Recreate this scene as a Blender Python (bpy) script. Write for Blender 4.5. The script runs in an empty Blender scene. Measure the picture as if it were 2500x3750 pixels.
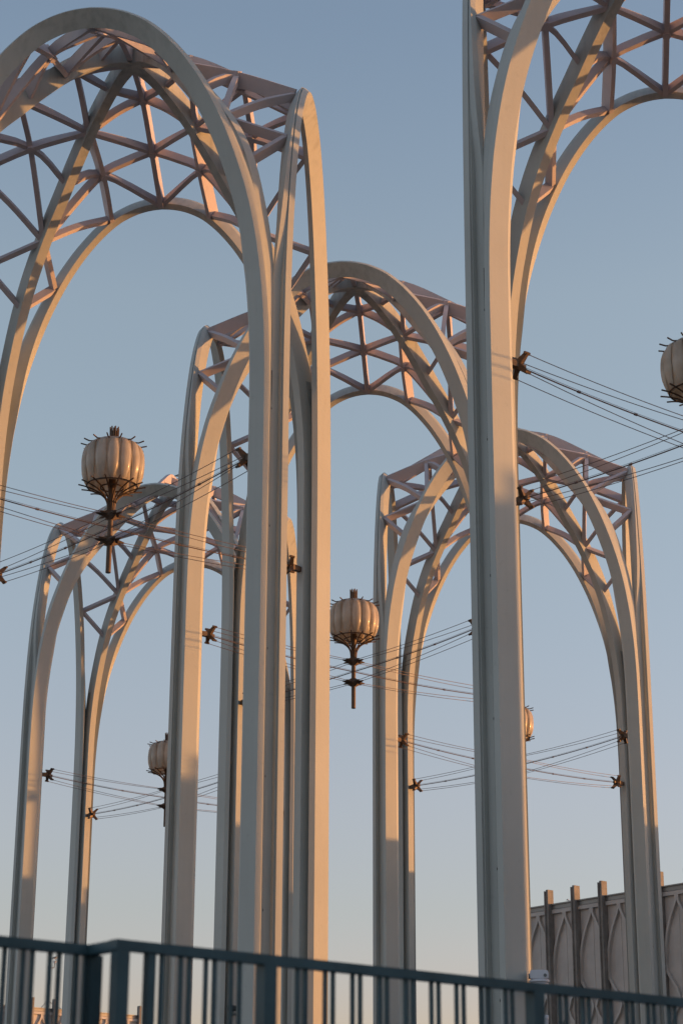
import bpy, bmesh, math, random
from mathutils import Vector, Matrix
R = math.radians
random.seed(7)
SC = bpy.context.scene
COL = SC.collection

# ------------------------------------------------------------------ camera
YAW, PITCH, ROLL = 0.1014, 0.3437, -0.004
cam_d = bpy.data.cameras.new('camera')
cam = bpy.data.objects.new('camera', cam_d); COL.objects.link(cam)
SC.camera = cam
cam_d.sensor_fit = 'VERTICAL'; cam_d.sensor_height = 36.0
cam_d.lens = 4561.9/2352*36.0
cam_d.clip_start = 0.1; cam_d.clip_end = 6000
cam.matrix_world = (Matrix.Rotation(YAW, 4, 'Z') @ Matrix.Rotation(math.pi/2+PITCH, 4, 'X') @ Matrix.Rotation(-ROLL, 4, 'Z'))
cam_d.dof.use_dof = True
cam_d.dof.focus_distance = 75
cam_d.dof.aperture_fstop = 4.2

# ------------------------------------------------------------------ light
SUN_EL = R(2.6)
SUN_DIR = Vector((1.0, 0.18, 0)).normalized()*math.cos(SUN_EL) + Vector((0, 0, math.sin(SUN_EL)))
w = bpy.data.worlds.new('World'); SC.world = w; w.use_nodes = True
nt = w.node_tree; nt.nodes.clear()
wo = nt.nodes.new('ShaderNodeOutputWorld'); bg = nt.nodes.new('ShaderNodeBackground')
sky = nt.nodes.new('ShaderNodeTexSky'); sky.sky_type = 'NISHITA'; sky.sun_disc = False
sky.sun_elevation = SUN_EL
sky.sun_rotation = math.atan2(SUN_DIR.x, SUN_DIR.y)
sky.altitude = 50; sky.air_density = 1.0; sky.dust_density = 1.0; sky.ozone_density = 1.0
tcw = nt.nodes.new('ShaderNodeTexCoord'); sxw = nt.nodes.new('ShaderNodeSeparateXYZ'); rw = nt.nodes.new('ShaderNodeValToRGB')
nt.links.new(tcw.outputs['Generated'], sxw.inputs[0]); nt.links.new(sxw.outputs['Z'], rw.inputs['Fac'])
mw = nt.nodes.new('ShaderNodeMix'); mw.data_type = 'RGBA'; mw.blend_type = 'MULTIPLY'; mw.inputs['Factor'].default_value = 1.0
SKY_TINT = [(0.0, (.68, .57, .98)), (1.0, (.90, .88, 1.0)), (.146, (.68, .64, .88)), (.10, (.66, .60, .95)), (.201, (.77, .70, .90)), (.353, (.92, .865, .955)), (.435, (1.0, .93, .99)), (.553, (.88, .865, .985))]
for i_, (p_, c_) in enumerate(SKY_TINT):  # element 1 is kept last by its position
    if i_ > 1: rw.color_ramp.elements.new(p_)
    e_ = [q for q in rw.color_ramp.elements if abs(q.position-p_) < 1e-4][0]; e_.color = (*c_, 1)
nt.links.new(sky.outputs[0], mw.inputs['A']); nt.links.new(rw.outputs[0], mw.inputs['B'])
nt.links.new(mw.outputs['Result'], bg.inputs[0]); nt.links.new(bg.outputs[0], wo.inputs[0])
bg.inputs[1].default_value = 0.15
sd = bpy.data.lights.new('sun', 'SUN'); sun = bpy.data.objects.new('sun', sd); COL.objects.link(sun)
sd.energy = 1.38; sd.angle = R(0.53); sd.color = (1.0, 0.46, 0.145)
sun.rotation_euler = SUN_DIR.to_track_quat('Z', 'Y').to_euler()
sun.location = (80, 10, 60)
SC.view_settings.view_transform = 'Standard'; SC.view_settings.look = 'None'
SC.view_settings.exposure = 1.83; SC.view_settings.gamma = 1.0

# ------------------------------------------------------------------ materials
def nodes(name):
    m = bpy.data.materials.new(name); m.use_nodes = True
    t = m.node_tree; b = t.nodes['Principled BSDF']
    return m, t, b
def mat(name, col, rough=0.6, var=0.08, scale=0.6, metal=0.0, bump=0.0, spots=0.0, streak=0.0, spec=0.3):
    m, t, b = nodes(name)
    b.inputs['Roughness'].default_value = rough; b.inputs['Metallic'].default_value = metal
    b.inputs['Specular IOR Level'].default_value = spec
    tc = t.nodes.new('ShaderNodeTexCoord')
    n = t.nodes.new('ShaderNodeTexNoise'); n.inputs['Scale'].default_value = scale; n.inputs['Detail'].default_value = 6
    n.inputs['Roughness'].default_value = 0.6
    t.links.new(tc.outputs['Object'], n.inputs['Vector'])
    r = t.nodes.new('ShaderNodeValToRGB')
    e = r.color_ramp.elements
    e[0].position = 0.3; e[1].position = 0.7
    e[0].color = (*[c*(1-var) for c in col], 1); e[1].color = (*[min(1, c*(1+var)) for c in col], 1)
    t.links.new(n.outputs['Fac'], r.inputs['Fac'])
    out = r.outputs['Color']
    def dark(fac_socket, amt, colr):
        nonlocal out
        mx = t.nodes.new('ShaderNodeMix'); mx.data_type = 'RGBA'
        ml = t.nodes.new('ShaderNodeMath'); ml.operation = 'MULTIPLY'; ml.inputs[1].default_value = amt
        t.links.new(fac_socket, ml.inputs[0]); t.links.new(ml.outputs[0], mx.inputs['Factor'])
        t.links.new(out, mx.inputs['A']); mx.inputs['B'].default_value = (*colr, 1)
        out = mx.outputs['Result']
    if spots:
        v = t.nodes.new('ShaderNodeTexNoise'); v.inputs['Scale'].default_value = 5.0; v.inputs['Detail'].default_value = 3
        t.links.new(tc.outputs['Object'], v.inputs['Vector'])
        rr = t.nodes.new('ShaderNodeValToRGB'); rr.color_ramp.elements[0].position = 0.64; rr.color_ramp.elements[1].position = 0.72
        t.links.new(v.outputs['Fac'], rr.inputs['Fac']); dark(rr.outputs['Color'], spots, [c*0.45 for c in col])
    if streak:
        mp = t.nodes.new('ShaderNodeMapping'); mp.inputs['Scale'].default_value = (3.2, 3.2, 0.12)
        t.links.new(tc.outputs['Object'], mp.inputs['Vector'])
        v = t.nodes.new('ShaderNodeTexNoise'); v.inputs['Scale'].default_value = 1.6; v.inputs['Detail'].default_value = 5
        t.links.new(mp.outputs[0], v.inputs['Vector'])
        rr = t.nodes.new('ShaderNodeValToRGB'); rr.color_ramp.elements[0].position = 0.45; rr.color_ramp.elements[1].position = 0.75
        t.links.new(v.outputs['Fac'], rr.inputs['Fac'])
        # rain streaks gather where water runs off the crown of the arch
        sx = t.nodes.new('ShaderNodeSeparateXYZ'); t.links.new(tc.outputs['Object'], sx.inputs[0])
        mr = t.nodes.new('ShaderNodeMapRange'); mr.inputs['From Min'].default_value = 30.8; mr.inputs['From Max'].default_value = 33.2
        mr.inputs['To Min'].default_value = 0.12; mr.inputs['To Max'].default_value = 1.0
        t.links.new(sx.outputs['Z'], mr.inputs['Value'])
        mm = t.nodes.new('ShaderNodeMath'); mm.operation = 'MULTIPLY'
        t.links.new(rr.outputs['Color'], mm.inputs[0]); t.links.new(mr.outputs[0], mm.inputs[1])
        dark(mm.outputs[0], streak, (0.16, 0.18, 0.17))
    t.links.new(out, b.inputs['Base Color'])
    if bump:
        nb = t.nodes.new('ShaderNodeTexNoise'); nb.inputs['Scale'].default_value = 14; nb.inputs['Detail'].default_value = 4
        t.links.new(tc.outputs['Object'], nb.inputs['Vector'])
        bp = t.nodes.new('ShaderNodeBump'); bp.inputs['Strength'].default_value = bump; bp.inputs['Distance'].default_value = 0.02
        t.links.new(nb.outputs['Fac'], bp.inputs['Height']); t.links.new(bp.outputs[0], b.inputs['Normal'])
    return m
M = {}
M['paint'] = mat('arch_paint', (0.435, 0.445, 0.42), 0.62, 0.06, 0.35, bump=0.15, spots=0.12, streak=0.55)
M['paint2'] = mat('lattice_paint', (0.48, 0.42, 0.43), 0.6, 0.08, 0.8, bump=0.15, spots=0.15)
M['groove'] = mat('dark_groove_paint', (0.26, 0.28, 0.275), 0.7, 0.25, 1.2, bump=0.2, spots=0.4)  # leg cores get a darker colour than the arch paint
M['bronze'] = mat('weathered_bronze', (0.10, 0.065, 0.045), 0.5, 0.25, 3.0, metal=0.3)
M['cablem'] = mat('steel_cable', (0.13, 0.095, 0.09), 0.5, 0.2, 2.0, metal=0.3)
M['conduit'] = mat('conduit', (0.03, 0.035, 0.035), 0.6, 0.2, 2.0)
M['rail'] = mat('railing_paint', (0.038, 0.080, 0.096), 0.45, 0.35, 3.0, spots=0.5)
M['conc'] = mat('precast_concrete', (0.52, 0.49, 0.465), 0.8, 0.10, 0.9, bump=0.3, spots=0.1)
M['concd'] = mat('dark_concrete', (0.17, 0.165, 0.16), 0.8, 0.2, 0.9, bump=0.3, spots=0.3)
M['fin'] = mat('fin_concrete', (0.24, 0.225, 0.21), 0.8, 0.25, 1.6, bump=0.3, spots=0.4)
M['cap'] = mat('roof_metal', (0.22, 0.22, 0.22), 0.4, 0.1, 1.0, metal=0.5)
M['plaza'] = mat('plaza_paving', (0.26, 0.25, 0.235), 0.8, 0.15, 0.4, bump=0.3, spots=0.2)
M['soil'] = mat('lower_paving', (0.2, 0.19, 0.18), 0.85, 0.2, 0.5, bump=0.3)
M['white'] = mat('white_plastic', (0.6, 0.6, 0.64), 0.4, 0.05, 3.0, spots=0.1)
M['grey'] = mat('grey_metal', (0.16, 0.17, 0.17), 0.5, 0.15, 3.0)
M['dark'] = mat('dark_rubber', (0.03, 0.03, 0.03), 0.6, 0.2, 3.0)
M['plumw'] = mat('white_plumage', (0.62, 0.60, 0.57), 0.8, 0.05, 8)
M['plumg'] = mat('grey_plumage', (0.13, 0.15, 0.17), 0.8, 0.15, 8)
M['leg'] = mat('gull_leg', (0.5, 0.25, 0.2), 0.6, 0.1, 8)
M['beak'] = mat('gull_beak', (0.6, 0.4, 0.08), 0.5, 0.1, 8)
def acrylic(nm, c0, c1):
    m, t, b = nodes(nm)
    tc = t.nodes.new('ShaderNodeTexCoord'); n = t.nodes.new('ShaderNodeTexNoise'); n.inputs['Scale'].default_value = 2.5
    n.inputs['Detail'].default_value = 5; t.links.new(tc.outputs['Object'], n.inputs['Vector'])
    r = t.nodes.new('ShaderNodeValToRGB'); e = r.color_ramp.elements
    e[0].position = 0.3; e[1].position = 0.72
    e[0].color = (*c0, 1); e[1].color = (*c1, 1)
    t.links.new(n.outputs['Fac'], r.inputs['Fac']); t.links.new(r.outputs[0], b.inputs['Base Color'])
    b.inputs['Roughness'].default_value = 0.28
    b.inputs['Coat Weight'].default_value = 0.3
    tr = t.nodes.new('ShaderNodeBsdfTranslucent'); t.links.new(r.outputs[0], tr.inputs[0])
    mx = t.nodes.new('ShaderNodeMixShader'); mx.inputs[0].default_value = 0.55
    t.links.new(b.outputs[0], mx.inputs[1]); t.links.new(tr.outputs[0], mx.inputs[2])
    t.links.new(mx.outputs[0], t.nodes['Material Output'].inputs['Surface'])
    return m
M['acr'] = acrylic('lantern_acrylic', (.66, .58, .48), (.82, .76, .68))
M['acr2'] = acrylic('aged_acrylic', (.50, .42, .33), (.70, .62, .52))
def water():
    m, t, b = nodes('pool_water'); b.inputs['Base Color'].default_value = (0.03, 0.05, 0.05, 1); b.inputs['Roughness'].default_value = 0.08
    n = t.nodes.new('ShaderNodeTexNoise'); n.inputs['Scale'].default_value = 4
    bp = t.nodes.new('ShaderNodeBump'); bp.inputs['Strength'].default_value = 0.3
    t.links.new(n.outputs['Fac'], bp.inputs['Height']); t.links.new(bp.outputs[0], b.inputs['Normal'])
    return m
M['water'] = water()

# ------------------------------------------------------------------ helpers
def obj(name, bm, m, parent=None, smooth=False):
    me = bpy.data.meshes.new(name)
    bmesh.ops.recalc_face_normals(bm, faces=bm.faces[:])
    bm.to_mesh(me); bm.free()
    if smooth:
        for p in me.polygons: p.use_smooth = True
    me.materials.append(m)
    o = bpy.data.objects.new(name, me); COL.objects.link(o)
    if parent: o.parent = parent
    return o
def tag(o, label=None, cat=None, group=None, kind=None):
    if label: o['label'] = label
    if cat: o['category'] = cat
    if group: o['group'] = group
    if kind: o['kind'] = kind
    return o
def empty(name, loc=(0, 0, 0), rz=0):
    o = bpy.data.objects.new(name, None); COL.objects.link(o); o.location = loc; o.rotation_euler = (0, 0, rz)
    o.empty_display_size = 0.3
    return o
def copy_tree(o, parent=None):
    c = o.copy(); COL.objects.link(c); c.parent = parent
    for ch in list(o.children):
        copy_tree(ch, c)
    return c
def rings(bm, rs, closed=True, caps=True):
    """skin a list of equal-length point rings"""
    vs = [[bm.verts.new(p) for p in r] for r in rs]
    n = len(rs[0])
    for a, b in zip(vs, vs[1:]):
        for i in range(n if closed else n-1):
            j = (i+1) % n
            bm.faces.new((a[i], a[j], b[j], b[i]))
    if caps and closed:
        bm.faces.new(vs[0][::-1]); bm.faces.new(vs[-1])
def box(bm, lo, hi, mtx=None):
    pts = [Vector((x, y, z)) for z in (lo[2], hi[2]) for x, y in ((lo[0], lo[1]), (hi[0], lo[1]), (hi[0], hi[1]), (lo[0], hi[1]))]
    if mtx: pts = [mtx @ p for p in pts]
    rings(bm, [pts[:4], pts[4:]])
def sweep(bm, pts, wdt, dep, up=None, taper=None):
    """rectangular bar along a polyline; up: function(point)->depth direction"""
    pts = [Vector(p) for p in pts]
    rs = []
    for i, p in enumerate(pts):
        t = (pts[min(i+1, len(pts)-1)]-pts[max(i-1, 0)]).normalized()
        u = Vector(up(p)) if up else Vector((0, 0, 1))
        s = t.cross(u).normalized(); u = s.cross(t).normalized()
        k = taper(i/(len(pts)-1)) if taper else 1
        a, b = s*wdt*0.5*k, u*dep*0.5*k
        rs.append([p-a-b, p+a-b, p+a+b, p-a+b])
    rings(bm, rs)
def tube(bm, pts, r, n=8, rad=None):
    pts = [Vector(p) for p in pts]
    rs = []
    ref = Vector((0, 0, 1))
    for i, p in enumerate(pts):
        t = (pts[min(i+1, len(pts)-1)]-pts[max(i-1, 0)]).normalized()
        rf = ref if abs(t.dot(ref)) < 0.95 else Vector((1, 0, 0))
        s = t.cross(rf).normalized(); u = s.cross(t).normalized()
        rr = rad[i] if rad else r
        rs.append([p+s*math.cos(2*math.pi*k/n)*rr+u*math.sin(2*math.pi*k/n)*rr for k in range(n)])
    rings(bm, rs)
def lathe(bm, prof, n=24, c=(0, 0)):
    rs = [[Vector((c[0]+r*math.cos(2*math.pi*k/n), c[1]+r*math.sin(2*math.pi*k/n), z)) for k in range(n)] for r, z in prof]
    rings(bm, rs)
def interp(tab, x):
    if x <= tab[0][0]: return tab[0][1]
    for (a, b), (c, d) in zip(tab, tab[1:]):
        if x <= c: return b+(d-b)*(x-a)/(c-a)
    return tab[-1][1]
def catmull(P, m=6):
    P = [Vector(p) for p in P]; out = []
    for i in range(len(P)-1):
        p0 = P[i-1] if i else P[0]*2-P[1]; p1, p2 = P[i], P[i+1]; p3 = P[i+2] if i+2 < len(P) else P[-1]*2-P[-2]
        for k in range(m):
            t = k/m
            out.append(0.5*((2*p1)+(p2-p0)*t+(2*p0-5*p1+4*p2-p3)*t*t+(3*p1-p0-3*p2+p3)*t**3))
    out.append(P[-1]); return out
def smooth01(x, a, b):
    t = max(0, min(1, (x-a)/(b-a))); return t*t*(3-2*t)

# ------------------------------------------------------------------ setting
GZ = 0.0
bm = bmesh.new()
# plaza behind the railing line (x-y = const), far enough to meet the horizon
A0 = Vector((-8.65, 0, 0))     # railing line: x - y = -8.605
def railpt(t, off=0): # t along (1,1)/sqrt2 from the corner post, off toward the far side
    return Vector((-1.517, 7.088, 0))+Vector((1, 1, 0)).normalized()*t+Vector((-1, 1, 0)).normalized()*off
p, q = railpt(-900, -0.12), railpt(900, -0.12)
far = Vector((-1, 1, 0)).normalized()*2500
dn = Vector((1, 1, 0)).normalized()*1500
v = [bm.verts.new(x) for x in (p-dn, q+dn, q+dn+far, p-dn+far)]
bm.faces.new(v)
o = obj('plaza', bm, M['plaza']); tag(o, kind='structure')
bm = bmesh.new()
vv = Vector((1, -1, 0)).normalized()
box(bm, (-60, -0.42, -1.7), (60, -0.125, 0.06), Matrix.Translation((-1.517, 7.088, 0)) @ Matrix.Rotation(R(45), 4, 'Z'))
o = obj('retaining_wall', bm, M['conc']); tag(o, 'low concrete wall below the teal railing', 'wall')
bm = bmesh.new()
n2 = vv*900
v = [bm.verts.new(x+Vector((0, 0, -1.65))) for x in (p-dn, q+dn, q+dn+n2, p-dn+n2)]
bm.faces.new(v); o = obj('lower_pavement', bm, M['soil']); tag(o, kind='structure')
bm = bmesh.new()
v = [bm.verts.new(x) for x in ((-34, 36, 0.004), (18, 36, 0.004), (18, 84, 0.004), (-34, 84, 0.004))]
bm.faces.new(v); o = obj('water', bm, M['water']); tag(o, kind='structure')

# ------------------------------------------------------------------ arch towers (1 unit = 5.5 m)
S = 5.5
V4 = [(0, 5.966), (.07, 5.960), (.14, 5.945), (.212, 5.918), (.30, 5.868), (.388, 5.790), (.47, 5.695), (.54, 5.597), (.615, 5.470), (.68, 5.335), (.732, 5.21), (.778, 5.08), (.820, 4.945), (.852, 4.825), (.879, 4.70), (.899, 4.585), (.915, 4.473), (.927, 4.37), (.943, 4.17), (.952, 3.95), (.955, 3.7)]
AL, WD = R(41), .103
c4 = catmull([(a, b, 0) for a, b in V4], 3)
NS = len(c4)
def station(i):
    """section polygon (unit coordinates) of the right half of the front (-y) arch: a slanted plate with a
    narrow outer edge, a shadow groove and an inner flange that deepens towards the leg"""
    a = c4[i]; u = i/(NS-1)
    if i == 0: r2 = Vector((0, -1, 0))
    elif i == NS-1: r2 = Vector((-1, 0, 0))
    else:
        t = (c4[i+1]-c4[i-1]).normalized(); r2 = Vector((t.y, -t.x, 0))
        if r2.x > 0: r2 = -r2
    r = Vector((r2.x, 0, r2.y)); Y = Vector((0, 1, 0))
    Fd = r*math.cos(AL)+Y*math.sin(AL)
    Dd = -r*math.sin(AL)+Y*math.cos(AL)
    O = Vector((a.x, -1.062, a.y))
    T = .046+.036*smooth01(u, .3, .85)
    rec = .010+.024*smooth01(u, .6, .85)
    P = lambda x, d: O+Fd*x+Dd*d
    v5 = P(WD, 0)
    lg = smooth01(u, .5, .8)
    v6 = P(WD, .040)*(1-lg)+(v5+r*.009+Y*.032)*lg
    return [P(0, 0), v5, v6, P(.03+.01*u, T+.004), P(rec*(.4+.6*smooth01(u, .6, .85)), T), P(rec*(.4+.6*smooth01(u, .6, .85)), .040), P(.010, .040), P(.010, .034), P(0, .034)]
half = [station(i) for i in range(NS)]
def base_ring(z): return [Vector((p.x, p.y, z)) for p in half[-1]]
base = [[Vector((p.x, p.y, z)) for p in half[-1]] for z in (2.8, 1.6, 0.0)]
right = half+base
mir = lambda ring: [Vector((-p.x, p.y, p.z)) for p in ring]
full = [mir(r) for r in right[::-1]]+right[1:]
def make_tower():
    root = empty('arch_tower')
    for k in range(4):
        m = Matrix.Scale(S, 4) @ Matrix.Rotation(k*math.pi/2, 4, 'Z')
        bm = bmesh.new(); rings(bm, [[m @ p for p in r] for r in full])
        obj('arch_rib', bm, M['paint'], root)
    # groin ribs
    DG = [(0, 6.335), (.09, 6.30), (.18, 6.225), (.30, 6.085), (.42, 5.90), (.51, 5.745), (.61, 5.575), (.72, 5.35), (.80, 5.12), (.86, 4.86), (.895, 4.66), (.915, 4.48), (.928, 4.3), (.934, 4.1), (.935, 3.6), (.935, 0)]
    dg = catmull([(a, 0, b) for a, b in DG], 4)
    for k in range(4):
        q = 45+90*k; ca, sa = math.cos(R(q))*2**.5, math.sin(R(q))*2**.5
        pts = [Vector((p.x*ca, p.x*sa, p.z))*S for p in dg]
        d = Vector((ca, sa, 0)).normalized()
        bm = bmesh.new(); rs = []
        for i, p in enumerate(pts):
            t = (pts[min(i+1, len(pts)-1)]-pts[max(i-1, 0)]).normalized()
            if i == 0: t = Vector((d.x, d.y, 0))
            s = t.cross(Vector((0, 0, 1)) if t.z > -.99 else d).normalized() if abs(t.z) < .995 else Vector((d.y, -d.x, 0))
            s = Vector((d.y, -d.x, 0)); u_ = s.cross(t).normalized()
            f = i/(len(pts)-1)
            hw = (0.029 if i > 8 else .029+.012*(1-i/8))*S; hd = .056*S
            hw2 = hw*.92
            rs.append([p-s*hw-u_*hd, p+s*hw-u_*hd, p+s*hw2+u_*hd, p-s*hw2+u_*hd])
        rings(bm, rs); obj('groin_rib', bm, M['paint'], root)
    # crown block where the ribs meet
    bm = bmesh.new(); lathe(bm, [(.0*S+.02, 6.275*S), (.055*S, 6.275*S), (.06*S, 6.29*S), (.06*S, 6.385*S), (.05*S, 6.40*S), (.02, 6.40*S)], 16)
    obj('crown_boss', bm, M['paint'], root)
    ridge = [(0, 6.335), (.33, 6.285), (.66, 6.115), (1, 5.925)]
    dz = [(p.x, p.z) for p in dg]
    n0 = lambda y: interp(ridge, y)
    s_ = lambda s: (s, s, interp(dz, s))
    archz = lambda x: interp(V4, x)-.045
    N = {'c': (0, 0, 6.335), 'n1': (0, 1/3, 6.28), 'n2': (0, .66, 6.11), 'n3': (0, .985, 5.92),
         's1': s_(.165), 's2': s_(.32), 's3': s_(.475), 's4': s_(.64), 's5': s_(.79),
         'n4': (.31, .66, 5.965), 'm1': (.32, .985, 5.83), 'm2': (.65, .985, 5.37)}
    for k, v_ in list(N.items()): N[k] = Vector(v_)
    lines = [('ridge_beam', ['c', 'n1', 'n2', 'n3'], .030, .058), ]
    side = [('curved_strut', ['n1', 's2'], .030, .050, .02), ('curved_strut', ['n2', 'n4', 's4'], .030, .050, .018),
            ('strut', ['n1', 's1'], .026, .054, 0), ('strut', ['n2', 's2'], .026, .054, 0.004),
            ('strut', ['s2', 'n4', 'm1'], .027, .084, 0), ('strut', ['n3', 'n4', 's3'], .026, .054, 0),
            ('strut', ['m1', 's4'], .028, .046, .02), ('strut', ['m2', 's4'], .028, .054, 0), ('strut', ['m2', 's5'], .028, .054, .0)]
    def upl(p):  # outward normal of the vault surface in quadrant coordinates
        y = max(.2, p.y); k = interp([(0, 0), (.33, .22), (.66, .60), (1, 1.2)], y)
        return Vector((max(-1, min(1, .75*2*k*p.x/(y*y))), .35*y, 1)).normalized()
    def place(ptlist, name, wd, dp, k, hub):
        m = Matrix.Scale(S, 4) @ Matrix.Rotation(k*math.pi/2, 4, 'Z')
        bm = bmesh.new(); P = [m @ p for p in ptlist]
        m3 = Matrix.Rotation(k*math.pi/2, 3, 'Z'); mi = m.inverted()
        upf = lambda q: m3 @ upl(mi @ Vector(q))
        sweep(bm, P, wd*S, dp*S, upf)
        for h in hub:
            hp = m @ h
            un = Vector(upf(hp)).normalized()
            tube(bm, [hp-un*.047*S, hp+un*.046*S], .024*S, 8)
        obj(name, bm, M['paint2'], root)
    for k in range(4):
        P = catmull([N[x] for x in lines[0][1]], 5)
        place(P, 'ridge_beam', .030, .096, k, [N['n1'], N['n2']])
        for nm, ks, wd, dp, bul in side:
            for sg in (1, -1):
                pts = []
                cp = [N[x] for x in ks]
                if len(cp) == 3 or bul:
                    if len(cp) == 2: cp = [cp[0], (cp[0]+cp[1])/2+Vector((0, 0, bul)), cp[1]]
                    elif bul: cp = [cp[0], (cp[0]+cp[1])/2+Vector((0, 0, bul*.6)), cp[1], (cp[1]+cp[2])/2+Vector((0, 0, bul)), cp[2]]
                    pts = catmull(cp, 4)
                else: pts = [cp[0], (cp[0]+cp[1])/2, cp[1]]
                pts = [Vector((p.x*sg, p.y, p.z)) for p in pts]
                hub = [Vector((N['n4'].x*sg, N['n4'].y, N['n4'].z))] if ks[:2] == ['s2', 'n4'] else []
                place(pts, nm, wd, dp, k, hub)
    # corner cores with the recessed groove and conduit; cable brackets
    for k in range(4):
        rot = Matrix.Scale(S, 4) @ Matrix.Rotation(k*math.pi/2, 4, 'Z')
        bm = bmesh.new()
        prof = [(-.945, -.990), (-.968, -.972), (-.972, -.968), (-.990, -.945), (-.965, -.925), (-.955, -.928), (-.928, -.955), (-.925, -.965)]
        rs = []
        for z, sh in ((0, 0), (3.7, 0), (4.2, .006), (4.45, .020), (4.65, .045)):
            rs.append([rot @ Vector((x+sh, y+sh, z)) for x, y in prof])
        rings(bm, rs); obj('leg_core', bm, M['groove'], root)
        bm = bmesh.new()
        tube(bm, [rot @ Vector((-.979, -.979, z)) for z in (0.2, 2, 3.6, 3.9)], .014, 6)
        for z in (.8, 1.3, 1.9, 2.5, 3.1, 3.7): box(bm, *((lambda p: (p-Vector((.028, .028, .03)), p+Vector((.028, .028, .03))))(rot @ Vector((-.977, -.977, z)))))
        obj('conduit', bm, M['conduit'], root)
        # bracket: arm along the diagonal and four prongs
        bm = bmesh.new(); d = Vector((1, 1, 0)).normalized(); sd_ = Vector((1, -1, 0)).normalized(); uz = Vector((0, 0, 1))
        c = Vector((-.841, -.841, 3.495)); a = Vector((-.90, -.90, 3.490))
        def bar(p, q, w0, w1):
            p, q = rot @ p, rot @ q; t = (q-p).normalized(); rf = uz if abs(t.z) < .9 else Vector((1, 0, 0))
            s = t.cross(rf).normalized(); u_ = s.cross(t)
            rings(bm, [[p+s*w0+u_*w0, p-s*w0+u_*w0, p-s*w0-u_*w0, p+s*w0-u_*w0], [q+s*w1+u_*w1, q-s*w1+u_*w1, q-s*w1-u_*w1, q+s*w1-u_*w1]])
        bar(a-d*.02, c-d*.028, .07, .085); bar(c-d*.028, c+d*.004, .085, .10); bar(c, c+d*.034+uz*-.003, .05, .055)
        for sz, hz in ((1, .047), (-1, .042)):
            for sx in (1, -1):
                tip = c+sd_*sx*.040+uz*sz*hz+d*.010
                bar(c-d*.008, tip, .085, .045)
                tt = rot @ tip; dd = (rot @ (tip+d*.1)-tt).normalized()
                tube(bm, [tt-dd*.08, tt+dd*.09], .04, 6)
        obj('cable_bracket', bm, M['bronze'], root)
    return root

CEN = {'A': (-2.2149, 9.7583), 'B': (.8037, 8.7528), 'C': (-1.2074, 12.7749), 'D': (-.2018, 15.7915), 'E': (-3.2184, 16.7971)}
TL = {'A': 'nearest lattice arch tower on the left with its rounded crown in the upper left corner',
      'B': 'nearest lattice arch tower on the right with its crown cut off by the top edge',
      'C': 'middle lattice arch tower whose crown rises between the two nearest towers',
      'D': 'far lattice arch tower at the lower right, standing in front of the panelled building',
      'E': 'far lattice arch tower at the lower left with a gull on its crown'}
tower = make_tower(); towers = {}
for t in 'ABCDE':
    o = tower if t == 'A' else copy_tree(tower)
    o.location = (CEN[t][0]*S, CEN[t][1]*S, 0); towers[t] = o
    tag(o, TL[t], 'arch tower', 'white lattice arch towers around the pool')

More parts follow.
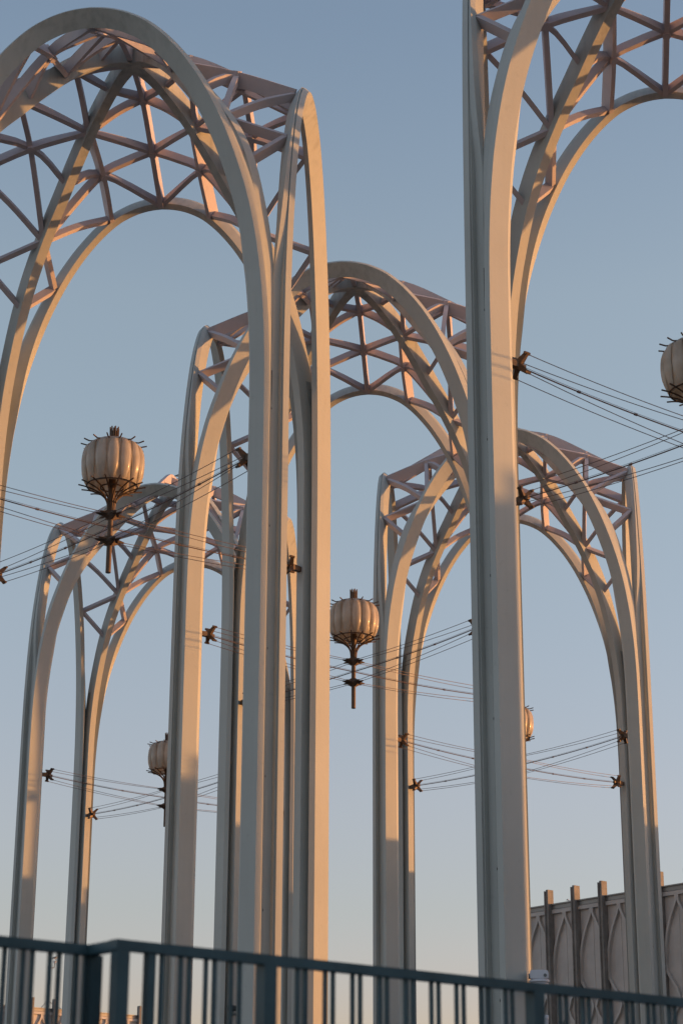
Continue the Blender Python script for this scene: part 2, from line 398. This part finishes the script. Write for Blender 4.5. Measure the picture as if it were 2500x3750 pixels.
# ------------------------------------------------------------------ hanging lanterns
def make_lantern():
    root = empty('hanging_lantern')
    z0, z1, Rg = 3.690*S, 3.944*S, .163*S
    NP = 14
    def gr(f): # globe radius profile, f 0 bottom .. 1 top
        return Rg*interp([(0, .84), (.1, .92), (.3, .985), (.5, 1.0), (.7, .985), (.85, .93), (.94, .83), (1, .68)], f)
    bm = bmesh.new()
    prof = [(0.02, z0+.02)]+[(gr(f)*.93, z0+(z1-z0)*f) for f in [i/12 for i in range(13)]]+[(.02, z1+.05)]
    prof = prof[1:]
    rs = [[Vector((r*math.cos(2*math.pi*k/56), r*math.sin(2*math.pi*k/56), z)) for k in range(56)] for r, z in prof]
    rings(bm, rs, caps=False); obj('globe', bm, M['acr2'], root, True)
    for k in range(NP):
        a0 = 2*math.pi*k/NP; bm = bmesh.new(); rs = []
        hwmax = math.pi/NP*.88
        for i in range(15):
            f = i/14; hw = hwmax*max(.04, math.sin(math.pi*min(1, max(0, f)))**.42)
            ring = []
            for j in range(9):
                s = -1+j/4; a = a0+hw*s
                r = gr(f)*(.955+.095*(1-s*s)**.5*math.sin(math.pi*f)**.35)
                ring.append(Vector((r*math.cos(a), r*math.sin(a), z0+(z1-z0)*(.015+.97*f))))
            rs.append(ring)
        rings(bm, rs, closed=False)
        edge = [r_[0] for r_ in rs]+[r_[-1] for r_ in rs[::-1]]+[rs[0][0]]
        tube(bm, [p*1.0+Vector((math.cos(a0), math.sin(a0), 0))*.012 for p in edge], .013, 5)
        obj('petal', bm, M['acr'], root, True)
    # top ribs: finial that curls outwards to pegs over the globe
    for k in range(NP):
        a = 2*math.pi*(k+.5)/NP; ca, sa = math.cos(a), math.sin(a)
        P = [(.125, z1+(.50 if k % 2 else .44)), (.12, z1+.25), (.125, z1+.12), (.15, z1+.05), (.26, z1+.0), (.50, z1-.02), (.74, z1-.09), (.80, z1-.10), (.97, z1-.06)]
        bm = bmesh.new(); tube(bm, [Vector((r*ca, r*sa, z)) for r, z in P], .022, 5); obj('top_rib', bm, M['bronze'], root)
        P = [(.10, 3.545*S), (.11, 3.585*S), (.155, 3.615*S), (.27, 3.643*S), (.47, 3.668*S), (.74, 3.687*S), (.98, 3.697*S)]
        bm = bmesh.new(); tube(bm, [Vector((r*ca, r*sa, z)) for r, z in catmull([(x, 0, y) for x, y in P], 3) and [(q.x, q.z) for q in catmull([(x, 0, y) for x, y in P], 3)]], .023, 5); obj('cage_rib', bm, M['bronze'], root)
    bm = bmesh.new(); rr = gr(0)*.99
    for r_, z_ in ((rr, z0+.02), (rr*.45, z0-.02)):
        tube(bm, [Vector((r_*math.cos(2*math.pi*i/40), r_*math.sin(2*math.pi*i/40), z_)) for i in range(41)], .02, 6)
    obj('rim_ring', bm, M['bronze'], root)
    bm = bmesh.new(); lathe(bm, [(.06, z1-.1), (.085, z1-.02), (.085, z1+.38), (.03, z1+.39), (.012, z1+.52), (.01, z1+.53)], 12); obj('finial', bm, M['bronze'], root)
    bm = bmesh.new(); lathe(bm, [(.070, 3.21*S), (.080, 3.212*S), (.080, 3.60*S), (.085, 3.62*S), (.10, 3.66*S), (.11, z0+.02), (.11, z0+.3), (.02, z0+.32)], 16); obj('stem', bm, M['bronze'], root, False)
    for zc in (3.533*S, 3.388*S):
        bm = bmesh.new()
        rs = []
        for kz, ka, kb in ((-.155, .11, .09), (-.05, .30, .14), (.03, .30, .14), (.14, .11, .09)):
            rs.append([Vector((((ka, kb)[j % 2])*math.cos(R(45+45*j)), ((ka, kb)[j % 2])*math.sin(R(45+45*j)), zc+kz)) for j in range(8)])
        rings(bm, rs)
        for q in range(4):
            for dlt in (-26, 26):
                a = R(45+90*q+dlt); ca, sa = math.cos(a), math.sin(a)
                e0 = Vector((.22*ca, .22*sa, zc)); dd = Vector((math.cos(R(45+90*q)), math.sin(R(45+90*q)), 0))
                tube(bm, [e0, e0+dd*.12, e0+dd*.24], .04, 6, [.05, .042, .022])
        obj('cable_hub', bm, M['bronze'], root)
    for q in range(4):
        A = R(45+90*q); d = Vector((math.cos(A), math.sin(A), 0)); s = Vector((-d.y, d.x, 0))
        base = d*(.841*2**.5*S)
        for sx, dlt in ((1, 26), (-1, -26)):
            e = Vector((.20*math.cos(A+R(dlt)), .20*math.sin(A+R(dlt)), 0))+d*.2
            for zc, hz in ((3.533, .047), (3.388, -.042)):
                st = base+s*sx*.040*S+Vector((0, 0, (3.495+hz)*S))-d*.1
                en = e+Vector((0, 0, zc*S))
                pts = [st.lerp(en, i/10)-Vector((0, 0, .05*4*(i/10)*(1-i/10))) for i in range(11)]
                bm = bmesh.new(); tube(bm, pts, .0105, 5); obj('cable', bm, M['cablem'], root)
        st = base-d*.19+Vector((0, 0, 3.492*S)); en = d*.06+Vector((0, 0, 3.461*S))
        bm = bmesh.new(); pts = [st.lerp(en, i/12)-Vector((0, 0, .06*4*(i/12)*(1-i/12))) for i in range(13)]
        tube(bm, pts, .017, 6)
        for f in (.3, .62): p0 = st.lerp(en, f)-Vector((0, 0, .06*4*f*(1-f))); tube(bm, [p0-d*.05, p0+d*.05], .030, 6)
        tube(bm, [p+Vector((0, 0, .045)) for p in pts], .006, 4)
        obj('tension_rod', bm, M['cablem'], root)
    return root
LL = {'A': 'largest pumpkin-shaped lantern, hanging whole at the left above the far left tower',
      'B': 'pumpkin-shaped lantern cut by the right edge, held by the nearest right tower',
      'C': 'whole pumpkin-shaped lantern hanging in the gap between the two tallest near legs',
      'D': 'pumpkin-shaped lantern showing only its right side past the tall near right leg',
      'E': 'small pumpkin-shaped lantern half hidden behind a leg of the middle tower'}
lan = make_lantern()
for t in 'ABCDE':
    o = lan if t == 'A' else copy_tree(lan)
    o.location = (CEN[t][0]*S-.04, CEN[t][1]*S, 0); o.rotation_euler = (0, 0, 0)
    tag(o, LL[t], 'lantern', 'acrylic petal lanterns hung inside the towers')

# ------------------------------------------------------------------ panelled buildings
def facade(name, origin, ang, n, roof, label, bay=1.975, side=1, mod=0, depth=14, first=0, detail=True, group='precast concrete buildings around the courtyard', cat='building'):
    """origin: left end of the facade at ground, direction ang along the wall, outward normal to the right-hand side (-y local)"""
    root = empty(name, origin, ang); tag(root, label, cat, group)
    L = n*bay
    bm = bmesh.new(); box(bm, (0, 0, 0), (L, depth, roof-.25)); obj('wall', bm, M['conc'], root)
    bm = bmesh.new(); box(bm, (-.05, -.16, roof-.24), (L+.05, depth+.1, roof-.02)); box(bm, (-.1, -.24, roof-.015), (L+.1, depth+.15, roof+.05)); obj('roof', bm, M['cap'], root)
    zt = roof-.34
    hw = [(zt-.35, 0), (zt-.65, .13), (zt-1.1, .37), (zt-1.65, .59), (zt-2.3, .76), (zt-3.05, .84), (zt-3.8, .83), (zt-5.2, .03), (zt-6.4, .80), (zt-7.4, .80), (zt-9, .55), (zt-10.5, .03), (zt-11.8, .6), (zt-15.2, .8)]
    for i in range(n):
        x0 = i*bay; cx = x0+bay/2
        bm = bmesh.new()
        box(bm, (x0+.02, -.165, zt-.12), (x0+bay-.02, .02, zt+.08))
        if detail:
            for sg in (-1, 1):
                pts = [(cx+sg*.065, zt-.0), (cx+sg*.065, zt-.34)]+[(cx+sg*(.065+w_), z) for z, w_ in hw[1:]]
                P = catmull([(x, 0, z) for x, z in pts], 3)
                rs = []
                for j, p_ in enumerate(P):
                    t = (P[min(j+1, len(P)-1)]-P[max(j-1, 0)]).normalized(); nrm = Vector((t.z, 0, -t.x))*.066
                    rs.append([p_-nrm+Vector((0, .01, 0)), p_-nrm+Vector((0, -.17, 0)), p_+nrm+Vector((0, -.17, 0)), p_+nrm+Vector((0, .01, 0))])
                rings(bm, rs)
            box(bm, (cx-.012, -.018, .2), (cx+.012, .01, zt-.6))
        obj('panel_frame', bm, M['conc'], root)
    for i in range(n+1):
        x0 = i*bay
        bm = bmesh.new()
        box(bm, (x0-.08, -.42, 0), (x0+.08, -.003, roof+.80))
        box(bm, (x0-.14, -.50, 0), (x0-.085, -.30, roof+.72))
        obj('fin', bm, M['fin'], root)
    return root
rt2 = 2**.5
# right hand building: wall line x + y = 108.81, running towards the camera's right
startx = -2.33
fr = facade('panelled_building', (startx, 108.81-startx, 0), R(-45), 29, 16.12, 'shaded panelled building with pointed arch tracery behind the far right tower', detail=True)
# left far building: wall line y - x = 200.75
fl = facade('panelled_building', (-33.84-2.052/rt2*16, 167.08-2.052/rt2*16, 0), R(45), 16, 16.12, 'distant panelled building at the lower left with an antenna mast on its roof', bay=2.052)
# building west of the courtyard (outside the frame, shades the near legs)
fw = facade('panelled_building', (50.0, 51.7, 0), R(-90), 48, 17.75, 'panelled building out of the picture to the right of the near towers', detail=False)

root = empty('shade_block', (51.5, 54.0, 0)); tag(root, 'added tall concrete block out of the picture to the right, shading the near left tower', 'tower')  # unseen block added to shade the front leg of the near left tower
bm = bmesh.new(); box(bm, (0, 0, 0), (7, 4.55, 31.5)); obj('wall', bm, M['conc'], root)
bm = bmesh.new(); box(bm, (-.15, -.15, 31.5), (7.15, 4.7, 31.75)); obj('roof', bm, M['cap'], root)
for i in range(9):
    bm = bmesh.new(); box(bm, (-.03, 1.6, 2+i*3.2), (.0, 2.5, 3.9+i*3.2)); obj('window', bm, M['dark'], root)

# ------------------------------------------------------------------ railing
def make_railing():
    root = empty('railing', (-1.517, 7.088, 0), R(45)); tag(root, 'blurred dark teal metal railing with paired bars across the bottom of the picture', 'railing')
    H = .95
    def rail(p, q):
        bm = bmesh.new(); p, q = Vector(p), Vector(q); sweep(bm, [p, q], .050, .036); obj('top_rail', bm, M['rail'], root)
    rail((-.02, 0, H-.018), (9, 0, H-.018))
    def post(x, y, w_=.058):
        bm = bmesh.new(); box(bm, (x-w_/2, y-w_/2, 0), (x+w_/2, y+w_/2, H-.036)); box(bm, (x-.06, y-.06, 0), (x+.06, y+.06, .012)); obj('post', bm, M['rail'], root)
    def pick(x, y, w_=.015):
        bm = bmesh.new()
        for s in (-.019, .019): box(bm, (x+s-w_/2, y-.007, .10), (x+s+w_/2, y+.007, H-.036))
        obj('baluster', bm, M['rail'], root)
    post(.012, 0, .05); post(.139, 0, .034)
    x = .166
    for xx in (.172, .293, .406, .521): pick(xx, 0)
    xs = .666
    while xs < 8:
        post(xs, 0)
        for i in range(9): pick(xs+.166+.1365*i, 0)
        xs += 1.4085
    bm = bmesh.new(); sweep(bm, [(0, 0, .10), (9, 0, .10)], .04, .03); obj('bottom_rail', bm, M['rail'], root)
    # left run, set back behind the corner, and the short return
    yL = .2010; xL = .0075
    rail((-5, yL, H-.018), (xL+.03, yL, H-.018)); 
    bm = bmesh.new(); sweep(bm, [(xL, yL+.0, H-.0182), (xL, -.0, H-.0182)], .044, .0356); obj('top_rail', bm, M['rail'], root)
    post(xL+.02, yL, .05)
    for i, xx in enumerate((-.035, -.145, -.256, -.369)): pick(xL+xx-.0, yL)
    post(xL-.505, yL)
    for j in range(3):
        for i in range(9): pick(xL-.505-1.41*j-.15-.1365*i, yL)
        post(xL-.505-1.41*(j+1), yL)
    bm = bmesh.new(); sweep(bm, [(-5, yL, .10), (xL, yL, .10)], .04, .03); obj('bottom_rail', bm, M['rail'], root)
    return root
make_railing()

# ------------------------------------------------------------------ birds, mast, fixtures
def make_gull(loc, rz, label, sc=1.0, group=None):
    root = empty('gull', loc, rz); tag(root, label, 'gull', group)
    bm = bmesh.new()
    # body along +x : tail at -x, head at +x, feet at z=0
    prof = [(-.30, .155, .006, .010), (-.24, .165, .022, .016), (-.15, .185, .05, .045), (-.05, .205, .078, .075), (.04, .225, .088, .088), (.11, .255, .072, .075), (.145, .305, .042, .046), (.165, .345, .036, .038), (.19, .365, .040, .040), (.225, .365, .036, .034), (.25, .358, .018, .018)]
    rs = []
    for x, z, wy, wz in prof:
        rs.append([Vector((x, wy*math.cos(a), z+wz*math.sin(a)))*sc for a in [2*math.pi*k/12 for k in range(12)]])
    rings(bm, rs); obj('body', bm, M['plumw'], root, True)
    bm = bmesh.new(); rs = []
    for x, z, wy, wz in [(-.38, .150, .006, .006), (-.30, .172, .025, .012), (-.15, .205, .060, .040), (-.02, .232, .086, .070), (.07, .250, .070, .060), (.10, .258, .03, .03)]:
        rs.append([Vector((x, (wy+.006)*math.cos(a), z+(wz+.006)*math.sin(a)))*sc for a in [math.pi*(-.12+1.24*k/10) for k in range(11)]])
    rings(bm, rs); obj('wing', bm, M['plumg'], root, True)
    bm = bmesh.new(); rings(bm, [[Vector((.245, .012*math.cos(a), .356+.012*math.sin(a)))*sc for a in [math.pi*k/3 for k in range(6)]], [Vector((.30, .003*math.cos(a), .345+.004*math.sin(a)))*sc for a in [math.pi*k/3 for k in range(6)]]]); obj('beak', bm, M['beak'], root)
    for s in (-1, 1):
        bm = bmesh.new(); tube(bm, [Vector((.0, s*.035, .16))*sc, Vector((.012, s*.035, .08))*sc, Vector((.0, s*.035, .004))*sc], .007*sc, 6)
        rings(bm, [[Vector((-.01, s*.035-.008, 0.001))*sc, Vector((-.01, s*.035+.008, 0.001))*sc, Vector((-.01, s*.035+.008, .008))*sc, Vector((-.01, s*.035-.008, .008))*sc], [Vector((.055, s*.035-.026, 0.001))*sc, Vector((.055, s*.035+.026, 0.001))*sc, Vector((.055, s*.035+.026, .005))*sc, Vector((.055, s*.035-.026, .005))*sc]])
        obj('leg', bm, M['leg'], root)
    return root
make_gull((CEN['E'][0]*S+.22, CEN['E'][1]*S, 6.40*S), R(5), 'gull standing on the crown of the far left arch tower', 1.25)
make_gull((-39.99, 162.744, 20.16), R(25), 'gull perched on top of the bent antenna mast at the lower left', 1.15)
bm_b = make_gull((1.5, 109.45, 16.17), R(150), 'dark bird sitting beside a fin on the roof edge of the right building', 1.2)

root = empty('antenna_mast', (-40.35, 162.39, 16.17)); tag(root, 'thin bent antenna mast on the roof of the far left building', 'antenna mast')
bm = bmesh.new(); tube(bm, [(0, 0, 0), (-.05, -.05, 3.37)], .045, 6)
for i in range(16): tube(bm, [(-.1, 0, .2+i*.2), (.06, 0, .27+i*.2)], .012, 4)
obj('pole', bm, M['grey'], root)
bm = bmesh.new(); tube(bm, [(-.05, -.05, 3.4), (.30, .30, 3.42)], .04, 6); tube(bm, [(.30, .30, 3.40), (.34, .33, 3.88)], .035, 6); tube(bm, [(-.13, -.05, 3.42), (.05, -.02, 3.40)], .10, 6, [.12, .04]); obj('arm', bm, M['grey'], root)
bm = bmesh.new(); lathe(bm, [(.03, 3.80), (.14, 3.82), (.15, 3.86), (.05, 3.88), (.05, 3.91), (.15, 3.93), (.15, 3.98), (.05, 3.99)], 12, (.345, .335)); obj('sensor_head', bm, M['white'], root)
bm = bmesh.new(); tube(bm, [(-.6, -.6, -.05), (-.05, -.05, .7), (.05, .05, .7), (1.3, 1.3, -.05)], .03, 5); obj('brace', bm, M['grey'], root)

root = empty('floodlight', (-.16, 42.55, 0)); tag(root, 'white boxy floodlight beside the tall near right leg just above the railing', 'floodlight')
bm = bmesh.new()
pr = [(-.17, 4.80), (.19, 4.80), (.215, 4.84), (.215, 4.95), (.17, 4.985), (-.15, 4.985), (-.18, 4.95)]
rings(bm, [[Vector((x, -.16, z)) for x, z in pr], [Vector((x, .16, z)) for x, z in pr]]); bmesh.ops.bevel(bm, geom=bm.edges[:], offset=.015, segments=2, affect='EDGES'); obj('housing', bm, M['white'], root)
bm = bmesh.new(); tube(bm, [(-.205, 0, 4.87), (-.165, 0, 4.87)], .055, 12); tube(bm, [(.14, -.17, 4.87), (.14, -.155, 4.87)], .035, 10); obj('knob', bm, M['grey'], root)
bm = bmesh.new(); lathe(bm, [(.20, 4.74), (.215, 4.745), (.215, 4.78), (.19, 4.797)], 20, (0.02, 0)); lathe(bm, [(.17, 4.60), (.19, 4.61), (.19, 4.735), (.15, 4.739)], 20, (0.02, 0)); obj('lower_ring', bm, M['white'], root)
bm = bmesh.new(); tube(bm, [(0.02, 0, 0), (0.02, 0, 4.61)], .05, 10); obj('pole', bm, M['grey'], root)

root = empty('pole_lamp', (-.03, 39.6, 0)); tag(root, 'small sunlit pole lamp with a slotted head low at the right behind the railing', 'lamp')
bm = bmesh.new(); lathe(bm, [(.04, 3.28), (.052, 3.30), (.052, 3.60), (.04, 3.615), (.047, 3.625), (.047, 3.70)], 20)
for i in range(18):
    a = 2*math.pi*i/18; box(bm, (.044, -.004, 3.635), (.053, .004, 3.715), Matrix.Rotation(a, 4, 'Z'))
obj('slotted_head', bm, M['white'], root)
bm = bmesh.new(); lathe(bm, [(.056, 3.717), (.060, 3.73), (.060, 3.775), (.052, 3.79), (.01, 3.795)], 20); obj('lamp_cap', bm, M['white'], root)
bm = bmesh.new(); tube(bm, [(0, 0, 0), (0, 0, 3.279)], .032, 10); obj('pole', bm, M['grey'], root)

root = empty('spotlight', (-11.58, 74.85, 0)); tag(root, 'small dark spotlight clamped low on a leg of the middle tower', 'spotlight')
bm = bmesh.new(); tube(bm, [(-.16, -.1, 7.5), (.16, -.1, 7.46)], .12, 10, [.13, .10]); obj('housing', bm, M['dark'], root)
bm = bmesh.new(); box(bm, (-.15, -.12, 7.26), (.15, .3, 7.32)); box(bm, (-.02, .0, 7.32), (.02, .04, 7.45)); obj('clamp', bm, M['grey'], root)
